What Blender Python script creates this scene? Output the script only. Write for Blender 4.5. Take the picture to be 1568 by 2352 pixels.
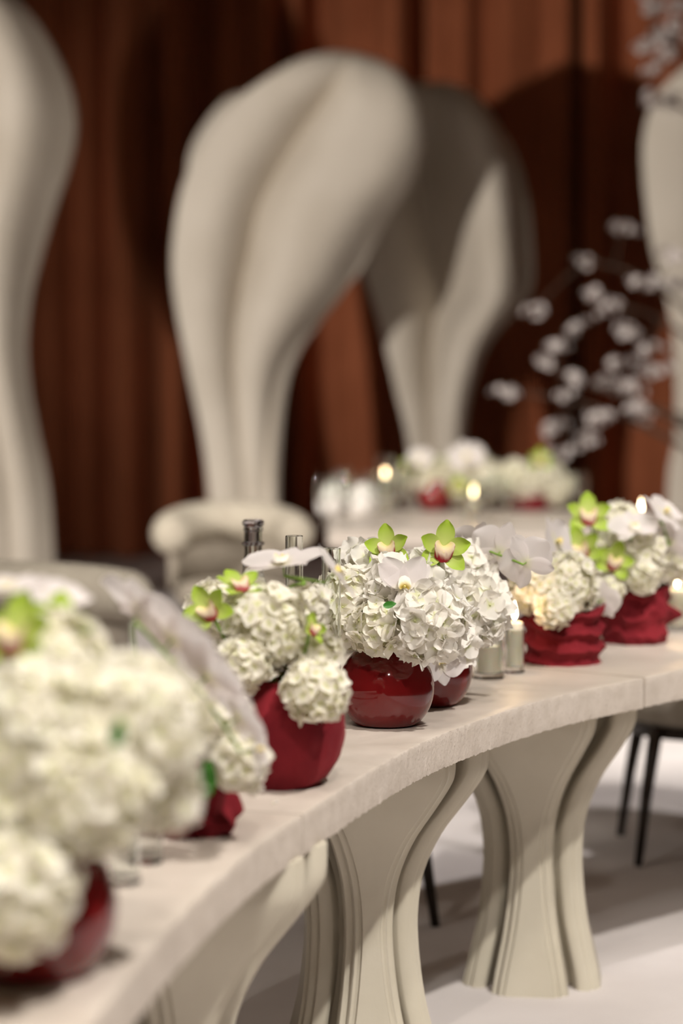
import bpy, bmesh, math, random
from mathutils import Vector, Matrix, noise

for o in list(bpy.data.objects): bpy.data.objects.remove(o)
S = bpy.context.scene; C = S.collection
PI = math.pi; R = math.radians
rnd = random.Random(7)

# ------------------------------------------------------------------ camera
F_PX = 85.0/24.0*1568; CX, CY = 784.0, 1176.0; HY = 830.0; CH = 1.45
PITCH = math.atan((CY-HY)/F_PX)
cam = bpy.data.cameras.new('camera'); camo = bpy.data.objects.new('camera', cam); C.objects.link(camo)
cam.sensor_fit = 'HORIZONTAL'; cam.sensor_width = 24; cam.lens = 85; cam.clip_end = 100
camo.location = (0, 0, CH); camo.rotation_euler = (PI/2-PITCH, 0, 0)
cam.dof.use_dof = True; cam.dof.focus_distance = 4.58; cam.dof.aperture_fstop = 1.7
S.camera = camo
# ------------------------------------------------------------------ world, lights, exposure
w = bpy.data.worlds.new('room_ambience'); S.world = w; w.use_nodes = True
w.node_tree.nodes['Background'].inputs[0].default_value = (1.0, .90, .80, 1); w.node_tree.nodes['Background'].inputs[1].default_value = 0
S.view_settings.view_transform = 'Standard'; S.view_settings.look = 'None'
S.view_settings.exposure = 0.0; S.view_settings.gamma = 1.0; S.view_settings.use_curve_mapping = False

def spot(name, loc, aim, watts, col, cone=60, blend=.4, rad=.08):
    l = bpy.data.lights.new(name, 'SPOT'); l.energy = watts; l.color = col; l.spot_size = R(cone); l.spot_blend = blend; l.shadow_soft_size = rad
    o = bpy.data.objects.new(name, l); C.objects.link(o); o.location = loc
    o.rotation_euler = (Vector(aim)-Vector(loc)).to_track_quat('-Z', 'Y').to_euler()
    return o
WARM = (1.0, .89, .78)
# ceiling spots of the ballroom, all at ceiling height and above the frame; the dots mirrored in the glossy vases are these, save the added front fill
spot('ceiling_spot_table_offscreen', (2.7, .9, 6.9), (.2, 4.6, .75), 2000, (1.0, .95, .89), 60, .5, .09)
for k, (x, y, p) in enumerate(((-2.6, 1.0, 225), (-1.2, -.6, 220), (.4, -.4, 250), (3.2, .2, 160), (-3.4, 3.6, 165), (1.2, 1.2, 170))):
    spot('ceiling_spot_%d_offscreen' % (k+1), (x, y, 6.9), (.0, 4.3, .8), p, (1.0, .92, .83), 56, .6, .10)
spot('ceiling_spot_entrance_offscreen', (.9, -3.2, 6.9), (.1, 4.3, .8), 900, (1.0, .94, .87), 44, .6, .12)  # added fill from behind the camera, brightens flowers and front faces; no known lamp
spot('ceiling_spot_guests_offscreen', (2.6, 6.6, 6.9), (1.0, 10.7, .75), 1880, (1.0, .95, .88), 42, .5, .1)
spot('ceiling_spot_floor_offscreen', (3.4, 4.4, 6.9), (1.6, 8.0, 0), 1050, (1.0, .95, .93), 42, .6, .1)
# the stage light beside the room that throws the sculptures' shadows onto the curtains
spot('stage_spot_offscreen', (-5.0, 5.0, 2.3), (1.0, 15.0, 2.0), 3300, (1.0, .93, .85), 43, .95, .10)

# ------------------------------------------------------------------ helpers
def ray(px, py):
    a = (px-CX)/F_PX; b = -(py-CY)/F_PX; c, s = math.cos(PITCH), math.sin(PITCH)
    return Vector((a, c+b*s, -s+b*c))
def at_z(px, py, z):
    r = ray(px, py); t = (z-CH)/r.z
    return Vector((0, 0, CH))+r*t
def at_y(px, py, y):
    r = ray(px, py); return Vector((0, 0, CH))+r*(y/r.y)

def obj(name, me, mat=None, parent=None, loc=None):
    o = bpy.data.objects.new(name, me); C.objects.link(o)
    if mat is not None and not me.materials: me.materials.append(mat)
    if parent is not None: o.parent = parent
    if loc is not None: o.location = loc
    return o
def tag(o, label, cat, group=None):
    o['label'] = label; o['category'] = cat
    if group: o['group'] = group
    return o
def thing(name, label, cat, loc=(0, 0, 0), group=None, rotz=0):
    o = bpy.data.objects.new(name, None); C.objects.link(o); o.location = loc; o.rotation_euler = (0, 0, rotz)
    o.empty_display_size = .05
    return tag(o, label, cat, group)
def struct(o): o['kind'] = 'structure'; return o
def mesh(name, v, f, smooth=True):
    me = bpy.data.meshes.new(name); me.from_pydata([tuple(p) for p in v], [], f); me.validate(); me.update()
    if smooth: me.polygons.foreach_set('use_smooth', [True]*len(me.polygons))
    return me
def grid_faces(nu, nv, wrap=False, off=0):
    f = []
    n = nu if wrap else nu-1
    for j in range(nv-1):
        for i in range(n):
            a = off+j*nu+i; b = off+j*nu+(i+1) % nu
            f.append((a, b, b+nu, a+nu))
    return f
def lathe(name, prof, n=48, fn=None):
    v = []
    for k, (r, z) in enumerate(prof):
        for i in range(n):
            th = 2*PI*i/n
            if fn: rr, zz = fn(r, z, th, k)
            else: rr, zz = r, z
            v.append((rr*math.cos(th), rr*math.sin(th), zz))
    f = grid_faces(n, len(prof), True)
    f.append(tuple(reversed(range(n))))
    last = (len(prof)-1)*n; f.append(tuple(range(last, last+n)))
    me = mesh(name, v, f); me.set_sharp_from_angle(angle=R(30)); return me
def tube(name, pts, rad, n=8):
    pts = [Vector(p) for p in pts]; v = []
    rads = rad if isinstance(rad, (list, tuple)) else [rad]*len(pts)
    up = Vector((0, 0, 1)); pn = None
    for k, p in enumerate(pts):
        t = (pts[min(k+1, len(pts)-1)]-pts[max(k-1, 0)]).normalized()
        if pn is None:
            pn = t.cross(up if abs(t.z) < .9 else Vector((1, 0, 0))).normalized()
        pn = (pn-t*pn.dot(t)).normalized(); bn = t.cross(pn)
        for i in range(n):
            a = 2*PI*i/n; v.append(p+(pn*math.cos(a)+bn*math.sin(a))*rads[k])
    f = grid_faces(n, len(pts), True); f.append(tuple(reversed(range(n)))); l = (len(pts)-1)*n; f.append(tuple(range(l, l+n)))
    return mesh(name, v, f)
def bez(a, b, c, n=10):
    a, b, c = Vector(a), Vector(b), Vector(c)
    return [a*(1-t)**2+b*2*t*(1-t)+c*t*t for t in [i/(n-1) for i in range(n)]]
def catmull(P, n=12):
    P = [Vector(p) for p in P]; out = []
    Q = [P[0]*2-P[1]]+P+[P[-1]*2-P[-2]]
    for i in range(1, len(Q)-2):
        a, b, c, d = Q[i-1:i+3]
        for k in range(n):
            t = k/n
            out.append(.5*((2*b)+(c-a)*t+(2*a-5*b+4*c-d)*t*t+(3*b-a-3*c+d)*t**3))
    out.append(P[-1]); return out
def resample(P, n):
    P = [Vector(p) for p in P]; L = [0]
    for a, b in zip(P, P[1:]): L.append(L[-1]+(b-a).length)
    out = []; j = 0
    for k in range(n):
        s = L[-1]*k/(n-1)
        while j < len(P)-2 and L[j+1] < s: j += 1
        d = L[j+1]-L[j]; out.append(P[j].lerp(P[j+1], 0 if d == 0 else min(1, max(0, (s-L[j])/d))))
    return out
def frame(normal, roll=0):
    z = Vector(normal).normalized(); x = Vector((0, 0, 1)).cross(z)
    if x.length < 1e-3: x = Vector((1, 0, 0))
    x.normalize(); y = z.cross(x)
    return Matrix((x, y, z)).transposed() @ Matrix.Rotation(roll, 3, 'Z')

# ------------------------------------------------------------------ materials
def mat(name, col, rough=.6, spec=.4, **kw):
    m = bpy.data.materials.new(name); m.use_nodes = True; nt = m.node_tree; b = nt.nodes['Principled BSDF']
    b.inputs['Base Color'].default_value = (*col, 1); b.inputs['Roughness'].default_value = rough
    b.inputs['Specular IOR Level'].default_value = spec
    for k, v in kw.items(): b.inputs[k].default_value = v
    return m
def mottled(name, c1, c2, scale, rough=.7, bump=0, bscale=None, detail=4, spec=.3, ramp=(.35, .65), speck=None, **kw):
    m = mat(name, c1, rough, spec, **kw); nt = m.node_tree; b = nt.nodes['Principled BSDF']
    tc = nt.nodes.new('ShaderNodeTexCoord'); n = nt.nodes.new('ShaderNodeTexNoise'); n.inputs['Scale'].default_value = scale; n.inputs['Detail'].default_value = detail
    nt.links.new(tc.outputs['Object'], n.inputs['Vector'])
    cr = nt.nodes.new('ShaderNodeValToRGB'); cr.color_ramp.elements[0].position, cr.color_ramp.elements[1].position = ramp
    cr.color_ramp.elements[0].color = (*c1, 1); cr.color_ramp.elements[1].color = (*c2, 1)
    nt.links.new(n.outputs[0], cr.inputs[0]); out = cr.outputs[0]
    if speck:
        n2 = nt.nodes.new('ShaderNodeTexNoise'); n2.inputs['Scale'].default_value = speck[1]; n2.inputs['Detail'].default_value = 2
        nt.links.new(tc.outputs['Object'], n2.inputs['Vector'])
        c2r = nt.nodes.new('ShaderNodeValToRGB'); c2r.color_ramp.elements[0].position = speck[2]; c2r.color_ramp.elements[1].position = speck[2]+.05
        nt.links.new(n2.outputs[0], c2r.inputs[0])
        mx = nt.nodes.new('ShaderNodeMix'); mx.data_type = 'RGBA'; nt.links.new(c2r.outputs[0], mx.inputs[0]); nt.links.new(out, mx.inputs[6]); mx.inputs[7].default_value = (*speck[0], 1)
        out = mx.outputs[2]
    nt.links.new(out, b.inputs['Base Color'])
    if bump:
        n3 = nt.nodes.new('ShaderNodeTexNoise'); n3.inputs['Scale'].default_value = bscale or scale*4; n3.inputs['Detail'].default_value = 5
        nt.links.new(tc.outputs['Object'], n3.inputs['Vector'])
        bp = nt.nodes.new('ShaderNodeBump'); bp.inputs['Strength'].default_value = bump; bp.inputs['Distance'].default_value = .01
        nt.links.new(n3.outputs[0], bp.inputs['Height']); nt.links.new(bp.outputs[0], b.inputs['Normal'])
    return m
def petal_mat(name, inner, outer, p0=.1, p1=.6, trans=.35, rough=.55, third=None, var=0):
    """petal pigment from the throat (attribute pc = 0) to the rim (pc = 1), with light passing through"""
    m = bpy.data.materials.new(name); m.use_nodes = True; nt = m.node_tree; b = nt.nodes['Principled BSDF']; out = nt.nodes['Material Output']
    b.inputs['Roughness'].default_value = rough; b.inputs['Specular IOR Level'].default_value = .25
    at = nt.nodes.new('ShaderNodeAttribute'); at.attribute_name = 'pc'
    cr = nt.nodes.new('ShaderNodeValToRGB'); e = cr.color_ramp.elements
    e[0].position, e[1].position = p0, p1; e[0].color = (*inner, 1); e[1].color = (*outer, 1)
    if third: t = e.new(third[0]); t.color = (*third[1], 1)
    nt.links.new(at.outputs['Fac'], cr.inputs[0]); col = cr.outputs[0]
    if var:
        oi = nt.nodes.new('ShaderNodeObjectInfo'); mx = nt.nodes.new('ShaderNodeMix'); mx.data_type = 'RGBA'
        mt = nt.nodes.new('ShaderNodeMath'); mt.operation = 'MULTIPLY'; mt.inputs[1].default_value = var
        nt.links.new(oi.outputs['Random'], mt.inputs[0]); nt.links.new(mt.outputs[0], mx.inputs[0]); nt.links.new(col, mx.inputs[6]); mx.inputs[7].default_value = (.86, .84, .60, 1)
        col = mx.outputs[2]
    nt.links.new(col, b.inputs['Base Color'])
    tr = nt.nodes.new('ShaderNodeBsdfTranslucent'); nt.links.new(col, tr.inputs[0])
    ms = nt.nodes.new('ShaderNodeMixShader'); ms.inputs[0].default_value = trans
    nt.links.new(b.outputs[0], ms.inputs[1]); nt.links.new(tr.outputs[0], ms.inputs[2]); nt.links.new(ms.outputs[0], out.inputs[0])
    return m
def glass_mat(name, tint, ior=1.45, rough=0.0):
    m = mat(name, tint, rough, .5); b = m.node_tree.nodes['Principled BSDF']
    b.inputs['Transmission Weight'].default_value = 1; b.inputs['IOR'].default_value = ior
    return m
M = {}
M['stone'] = mottled('cast_stone', (.535, .467, .403), (.60, .53, .465), 7, .42, .05, 90, spec=.45)
M['stone_raw'] = mottled('raw_stone_edge', (.535, .467, .403), (.60, .53, .465), 26, .8, .22, 140, speck=((.44, .37, .31), 210, .64))
M['plinth'] = mottled('painted_plaster', (.52, .475, .38), (.57, .525, .43), 5, .55, .08, 60)
M['sculpt'] = mottled('sculpture_plaster', (.56, .50, .42), (.62, .56, .48), 2, .6, .1, 20)
M['carpet'] = mottled('pale_carpet', (.66, .61, .59), (.72, .67, .65), 3, .95, .35, 350, spec=.05)
M['velvet'] = mottled('rust_velvet', (.27, .082, .036), (.36, .114, .052), 1.2, .8, 0, spec=.1)
M['velvet'].node_tree.nodes['Principled BSDF'].inputs['Sheen Weight'].default_value = .25
M['velvet'].node_tree.nodes['Principled BSDF'].inputs['Sheen Tint'].default_value = (.8, .35, .18, 1)
M['wall'] = mottled('dark_wall', (.03, .014, .009), (.04, .02, .012), 2, .9)
M['plaster'] = mottled('room_plaster', (.52, .45, .38), (.56, .49, .42), 1.5, .9)
M['ceramic'] = mat('glossy_red_ceramic', (.165, .008, .009), .06, .45)
M['ceramic'].node_tree.nodes['Principled BSDF'].inputs['Coat Weight'].default_value = .15
M['ceramic'].node_tree.nodes['Principled BSDF'].inputs['Coat Roughness'].default_value = .03
M['wrap'] = mottled('red_suede_cloth', (.15, .009, .015), (.205, .014, .021), 14, .85, .15, 200, spec=.15)
M['wrap'].node_tree.nodes['Principled BSDF'].inputs['Sheen Weight'].default_value = .15
M['wrap'].node_tree.nodes['Principled BSDF'].inputs['Sheen Tint'].default_value = (.9, .25, .25, 1)
M['floret'] = petal_mat('hydrangea_white', (.74, .76, .46), (.93, .90, .85), .0, .28, .45, var=.06)
M['floret_cream'] = petal_mat('hydrangea_cream', (.74, .75, .42), (.93, .895, .815), .0, .40, .45, var=.16)
M['core'] = mottled('hydrangea_core', (.72, .70, .50), (.80, .78, .60), 40, .8)
M['lime'] = petal_mat('orchid_lime', (.66, .72, .26), (.42, .60, .06), .05, .85, .4)
M['moth'] = petal_mat('orchid_white', (.86, .84, .68), (.88, .83, .82), .02, .25, .52)
M['lip'] = petal_mat('orchid_lip', (.80, .66, .30), (.78, .62, .48), .05, .5, .2, third=(.90, (.30, .012, .02)))
M['lip'].node_tree.nodes['Color Ramp'].color_ramp.elements[1].position = .62
M['mothlip'] = petal_mat('moth_orchid_lip', (.80, .62, .12), (.83, .78, .70), .1, .7, .2)
M['column'] = mat('orchid_column', (.72, .62, .20), .5)
M['stem'] = mat('flower_stem', (.20, .33, .05), .5)
M['leaf'] = mottled('leaf_green', (.03, .14, .015), (.06, .22, .03), 30, .4)
M['glass'] = glass_mat('clear_glass', (.97, .99, .97))
M['green_glass'] = glass_mat('thick_greenish_glass', (.96, .985, .97), 1.5)
M['lav_glass'] = glass_mat('lavender_glass', (.84, .82, .93), 1.45)
M['wax'] = mat('candle_wax', (.86, .78, .62), .5, .4)
M['wax'].node_tree.nodes['Principled BSDF'].inputs['Subsurface Weight'].default_value = .3
M['wax'].node_tree.nodes['Principled BSDF'].inputs['Subsurface Radius'].default_value = (.02, .012, .006)
M['wick'] = mat('wick', (.02, .015, .01), .9)
M['flame'] = mat('flame', (1, .8, .5), .5, 0)
M['flame'].node_tree.nodes['Principled BSDF'].inputs['Emission Color'].default_value = (1, .80, .50, 1)
M['flame'].node_tree.nodes['Principled BSDF'].inputs['Emission Strength'].default_value = 16
M['fabric'] = mottled('beige_upholstery', (.30, .26, .21), (.35, .305, .25), 20, .9, .1, 300, spec=.1)
M['cream_fabric'] = mottled('tan_upholstery', (.38, .335, .27), (.43, .385, .31), 20, .85, .1, 300, spec=.15)
M['darkwood'] = mottled('dark_wood', (.018, .012, .008), (.03, .02, .013), 20, .4)
M['napkin'] = mat('napkin_linen', (.72, .68, .64), .9)
M['bark'] = mottled('dark_bark', (.035, .02, .013), (.07, .045, .03), 20, .9)
M['blossom'] = petal_mat('blossom_white', (.60, .50, .44), (.72, .66, .64), .05, .4, .35)

# ------------------------------------------------------------------ the setting
def plane_grid(name, x0, x1, y0, y1, z, m):
    return struct(obj(name, mesh(name, [(x0, y0, z), (x1, y0, z), (x1, y1, z), (x0, y1, z)], [(0, 1, 2, 3)], False), m))
plane_grid('floor', -9, 9, -4, 18.3, 0, M['carpet'])
struct(obj('wall_back', mesh('wall_back', [(-9, 18.3, 0), (9, 18.3, 0), (9, 18.3, 7), (-9, 18.3, 7)], [(0, 1, 2, 3)], False), M['wall']))

def shell(name, v): return struct(obj(name, mesh(name, v, [(0, 1, 2, 3)], False), M['plaster']))
shell('wall_left', [(-9, -4, 0), (-9, 18.3, 0), (-9, 18.3, 7), (-9, -4, 7)])
shell('wall_right', [(9, 18.3, 0), (9, -4, 0), (9, -4, 7), (9, 18.3, 7)])
shell('wall_front', [(9, -4, 0), (-9, -4, 0), (-9, -4, 7), (9, -4, 7)])
shell('ceiling', [(-9, -4, 7), (-9, 18.3, 7), (9, 18.3, 7), (9, -4, 7)])

def curtain(x0, x1, seed):
    r = random.Random(seed); n = 150; nz = 14; v = []
    ph = [r.uniform(0, 6.28) for _ in range(4)]; k1 = r.uniform(7.5, 9.5); k2 = r.uniform(20, 25)
    for j in range(nz):
        z = .02+6.6*j/(nz-1)
        for i in range(n):
            u = i/(n-1); x = x0+(x1-x0)*u
            d = .105*math.sin(k1*x+ph[0]+.10*math.sin(1.3*z+ph[2]))+.055*math.sin(k2*x+ph[1]+.14*z)+.03*math.sin(5*x+ph[3])
            d += .24*(.5+.5*math.sin(k1*x+ph[1]))**7
            e = min(u, 1-u)*(x1-x0)
            d += .20*max(0, 1-e/.10)
            v.append((x, 17.75+d, z))
    o = obj('curtain', mesh('curtain', v, grid_faces(n, nz)), M['velvet'])
    return tag(o, 'floor-length rust velvet curtain panel hung in deep folds along the back wall', 'curtain', 'rust velvet curtains along the back wall')
edges = [-5.6, -4.45, -3.3, -2.37, -1.36, -.42, .62, 1.75, 2.95, 4.1, 5.4]
for i, (a, b) in enumerate(zip(edges, edges[1:])): curtain(a, b, 40+i)

# ------------------------------------------------------------------ plaster sculptures
def sculpture(label, left, right, Y, valleys, amp, curl=.22, lean=0, thick=.07, yaw=0):
    """left / right: outline from the base to the shared top, picked on the plane at distance Y"""
    def outline(P):
        W = [at_y(x, y, Y) for x, y in P]
        W[0] = Vector((W[0].x, Y, 0))
        return W
    L, Rr = outline(left), outline(right)
    nv, nu = 72, 49
    L = resample(catmull(L, 8), nv); Rr = resample(catmull(Rr, 8), nv)
    v = []
    for j in range(nv):
        t = j/(nv-1); a, b = L[j], Rr[j]; wd = (b-a).length
        for i in range(nu):
            u = i/(nu-1); p = a.lerp(b, u)
            d = 0
            for (u0, u1, wv, am) in valleys:
                uc = u0+(u1-u0)*t; d += am*math.exp(-((u-uc)/wv)**2)
            sc = min(wd, .9)*(1-max(0, (t-.82)/.18)**2*.9)
            d = amp*d*sc+curl*wd*.28*(abs(2*u-1)**3.2)*(1-.6*t)
            d += lean*t*t+yaw*(u-.5)*wd
            # the rim at the top rolls away from the room
            d += .25*max(0, (t-.86)/.14)**2
            v.append((p.x, p.y+d, p.z))
    me = mesh('sculpture', v, grid_faces(nu, nv))
    o = obj('sculpture', me, M['sculpt'])
    b0 = Vector((.5*(L[0].x+Rr[0].x), Y, 0))
    for vv in me.vertices: vv.co -= b0
    o.location = b0
    md = o.modifiers.new('thick', 'SOLIDIFY'); md.thickness = thick; md.offset = 1; md.use_even_offset = False
    md2 = o.modifiers.new('round', 'BEVEL'); md2.width = .02; md2.segments = 2; md2.limit_method = 'ANGLE'
    wb = (Rr[0]-L[0]).length*.5+.10
    bm = bmesh.new(); bmesh.ops.create_cube(bm, size=1); bmesh.ops.scale(bm, vec=(2*wb, .62, .03), verts=bm.verts); bmesh.ops.translate(bm, vec=(0, .06, .015), verts=bm.verts)
    bmesh.ops.bevel(bm, geom=bm.edges[:], offset=.006, segments=2, affect='EDGES')
    bp = bpy.data.meshes.new('base_plate'); bm.to_mesh(bp); bm.free(); obj('base_plate', bp, M['sculpt'], o)
    return tag(o, label, 'sculpture', None)
mainL = [(500, 1385), (490, 1150), (472, 1000), (440, 850), (408, 680), (403, 570), (425, 430), (480, 320), (560, 225), (650, 168), (745, 140), (820, 137)]
mainR = [(640, 1385), (640, 1150), (645, 1000), (660, 880), (690, 800), (740, 730), (800, 650), (838, 560), (880, 475), (932, 400), (956, 310), (940, 240), (895, 175), (820, 137)]
sculpture('tall spoon-shaped plaster sculpture with a broad folded head, standing in front of its twin', mainL, mainR, 14.4,
          [(.47, .36, .12, 1.0), (.70, 1.2, .14, 1.0)], .30)
p2L = [(955, 1370), (945, 1050), (915, 900), (870, 720), (828, 590), (800, 480), (800, 380), (830, 290), (890, 225), (980, 203)]
p2R = [(1055, 1370), (1060, 1050), (1068, 950), (1090, 870), (1130, 780), (1190, 712), (1221, 670), (1226, 590), (1212, 440), (1180, 340), (1125, 260), (1060, 215), (980, 203)]
sculpture('plaster sculpture with a hollow scooped head, half hidden behind the broad folded one', p2L, p2R, 15.6,
          [(.36, .50, .18, 1.2), (.70, .82, .10, -.5), (.88, .95, .08, .5)], .36)
lfL = [(x-55, y) for x, y in [(-60, 1400), (-70, 1150), (-110, 900), (-190, 720), (-290, 600), (-360, 450), (-390, 270), (-350, 90), (-240, -40), (-110, -75)]]
lfR = [(x-55, y) for x, y in [(150, 1400), (135, 1150), (108, 1000), (90, 900), (80, 800), (85, 690), (100, 600), (130, 470), (163, 355), (178, 260), (162, 165), (112, 60), (55, -5), (-20, -55), (-110, -75)]]
sculpture('tall plaster sculpture with a curling head at the end of the row', lfL, lfR, 13.4,
          [(.35, .4, .12, .8), (.62, .70, .09, .9), (.80, .86, .10, -.5)], .24, yaw=.95)
rtL = [(1530, 1380), (1540, 1100), (1556, 1000), (1553, 800), (1535, 680), (1505, 580), (1486, 450), (1480, 330), (1500, 245), (1550, 180), (1640, 130), (1760, 110)]
rtR = [(1720, 1380), (1730, 1150), (1750, 1000), (1790, 850), (1880, 720), (1960, 600), (2020, 450), (2030, 330), (1980, 220), (1890, 140), (1760, 110)]
sculpture('plaster sculpture with a rounded head standing behind the blossom tree', rtL, rtR, 14.2,
          [(.4, .4, .12, .9), (.7, .7, .1, .6)], .26)
twinL = [(530, 1380), (520, 1150), (500, 900), (470, 650), (446, 480), (431, 380), (459, 303), (514, 240), (580, 224), (640, 226)]
twinR = [(600, 1380), (600, 1150), (620, 900), (680, 700), (760, 560), (820, 430), (820, 320), (790, 230), (720, 232), (640, 226)]
sculpture('narrow plaster sculpture mostly hidden, its pale rim peeking from behind the broad folded one', twinL, twinR, 15.3,
          [(.5, .5, .15, .6)], .25, curl=0, thick=.05)

# ------------------------------------------------------------------ the long curved table
TZ = .75; TH = .067; TW = .78
edge_pts = [(-.40, 1.15), (-.375, 1.6), (-.33, 2.05), (-.262, 2.55), (-.205, 3.01), (-.122, 3.47), (-.043, 3.77), (.057, 4.13), (.19, 4.52), (.42, 4.98), (.667, 5.32), (.80, 5.48), (1.14, 5.83), (1.60, 6.22), (2.1, 6.6)]
EC = resample(catmull([(x, y, 0) for x, y in edge_pts], 14), 400)
EN = []
for i in range(len(EC)):
    t = (EC[min(i+3, 399)]-EC[max(i-3, 0)]).normalized(); EN.append(Vector((t.y, -t.x, 0)))
def edge_index(p):
    return min(range(400), key=lambda i: (EC[i].x-p.x)**2+(EC[i].y-p.y)**2)
i1 = edge_index(at_z(692, 1868, TZ)); i2 = edge_index(at_z(1482, 1558, TZ))
table = thing('banquet_table', 'long curved cast-stone banquet table on fluted hourglass pedestals', 'table', (0, 0, 0))
def slab(a, b, seed):
    idx = list(range(a, b+1)); dense = []
    for k in range(len(idx)-1):
        for s in range(5): dense.append((EC[idx[k]].lerp(EC[idx[k+1]], s/5), EN[idx[k]].lerp(EN[idx[k+1]], s/5).normalized()))
    dense.append((EC[idx[-1]], EN[idx[-1]]))
    g = .0012
    rows = []
    # section from the back underside, over the top, down the rough front face
    sec = [(-TW, -TH), (-TW, -.002), (-TW+.002, 0), (-TW*.66, 0), (-TW*.33, 0), (-.03, 0), (-.004, 0), (-.0012, -.0012), (0, -.004), (0, -.016), (0, -.03), (0, -.045), (0, -.058), (-.001, -TH), (-.03, -TH), (-TW*.5, -TH)]
    v = []; n = len(sec)
    for j, (p, nn) in enumerate(dense):
        for k, (o, z) in enumerate(sec):
            oo, zz = o, z
            if 8 <= k <= 13:
                q = Vector((p.x*75, p.y*75, z*110+seed))
                oo += .0008*noise.noise(q)+.0007*noise.noise(q*2.3)
            if k == 13:
                zz += .0018*noise.noise(Vector((p.x*40, p.y*40, 3)))+.0026*noise.noise(Vector((p.x*130, p.y*130, 7)))
            if k in (7, 8): zz += .0012*noise.noise(Vector((p.x*70, p.y*70, 9)))
            v.append((p.x+nn.x*oo, p.y+nn.y*oo, TZ+zz))
    f = []
    for j in range(len(dense)-1):
        for k in range(n):
            a0 = j*n+k; b0 = j*n+(k+1) % n; f.append((a0, b0, b0+n, a0+n))
    f.append(tuple(range(n))); l = (len(dense)-1)*n; f.append(tuple(reversed(range(l, l+n))))
    me = mesh('tabletop', v, f)
    o = obj('tabletop', me, M['stone'], table); me.materials.append(M['stone_raw'])
    for k, pl in enumerate(me.polygons[:(len(dense)-1)*n]):
        if 7 <= k % n <= 12: pl.material_index = 1
    md = o.modifiers.new('edge', 'EDGE_SPLIT'); md.split_angle = R(40)
    # open the joint by pulling the ends in a touch
    return o
def joint_slab(a, b, seed, off=0):
    o = slab(a, b, seed)
    return o
s1 = joint_slab(0, i1-0, 1); s2 = joint_slab(i1, i2, 5); s3 = joint_slab(i2, 399, 9)
for s, (dx, dy, dz) in ((s1, (-.0016, -.0035, -.0006)), (s2, (0, 0, 0)), (s3, (.0055, .0045, .0012))): s.location = (dx, dy, dz)
obj_ped = {}
def fin_mesh(top):
    # hourglass plate on a web: (height, distance from the axis, half width)
    K = [(0, .160, .088), (.05, .150, .080), (.15, .128, .062), (.25, .117, .051), (.33, .116, .049), (.41, .127, .058), (.49, .158, .082), (.56, .200, .116), (.61, .228, .140), (.64, .238, .149), (top, .240, .150)]
    prof = catmull([(r, h, z) for z, r, h in K], 4); v = []
    for p in prof:
        r, h, z = p; wb = .030
        sec = [(0, wb), (r-.066, wb), (r-.058, h-.012), (r-.050, h-.002), (r-.046, h), (r-.026, h), (r-.022, h-.002), (r-.023, h-.008), (r-.020, h-.014), (r-.010, h-.015), (r-.007, h-.018), (r-.0085, h-.024), (r-.006, h-.029), (r, h-.031)]
        sec = [(a, max(b, .006)) for a, b in sec]
        sec = sec+[(a, -b) for a, b in reversed(sec)]
        for a, b in sec: v.append((a, b, z))
    n = 28; f = grid_faces(n, len(prof), True)
    f.append(tuple(reversed(range(n)))); l = (len(prof)-1)*n; f.append(tuple(range(l, l+n)))
    me = mesh('fin', v, f); me.set_sharp_from_angle(angle=R(40)); me.materials.append(M['plinth'])
    return me
FIN = fin_mesh(TZ-TH+.004)
def pedestal(parent, x, y, rot):
    e = obj('pedestal', lathe('pedestal_core', [(.07, 0), (.055, .1), (.045, .31), (.055, .45), (.085, .58), (.11, .672)], 24), M['plinth'], parent, (x, y, 0))
    e.rotation_euler = (0, 0, rot)
    for k in range(4):
        o = obj('fin', FIN, None, e); o.rotation_euler = (0, 0, k*PI/2)
    return e
for x, y, a in ((.448, 5.60, -97), (.04, 4.90, -80), (-.29, 3.80, -62), (-.53, 2.84, -58), (1.30, 6.55, -100), (-.68, 1.75, -55)):
    pedestal(table, x, y, R(a))

# ------------------------------------------------------------------ vases
def sphere_prof(r, zb, zt, wall=.005, n=22, lip=0):
    """ball vase of radius r, standing on its cut base, open at the cut top; heights measured from the table"""
    c = None
    rb = .62*r; c = math.sqrt(r*r-rb*rb); top = zt
    P = [(0.001, .0), (rb-.006, 0), (rb, .002)]
    for k in range(n+1):
        z = .004+(top-.004)*k/n; rr = math.sqrt(max(1e-6, r*r-(z-c)**2)); P.append((rr, z))
    ri = P[-1][0]
    P += [(ri-.002, top+.002), (ri-wall, top)]
    for k in range(n, -1, -1):
        z = .008+(top-.008)*k/n; rr = math.sqrt(max(1e-6, (r-wall)**2-(z-c)**2)) if abs(z-c) < r-wall else .03; P.append((max(rr, .02), z))
    P.append((.001, .008))
    return P
def bowl(name, label, pos, r, h, group=None):
    o = obj(name, lathe(name, sphere_prof(r, 0, h), 72), M['ceramic'], None, pos)
    return tag(o, label, 'vase', group)
def fold(t, p=1.6): return (1-abs(math.sin(t)))**p
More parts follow.
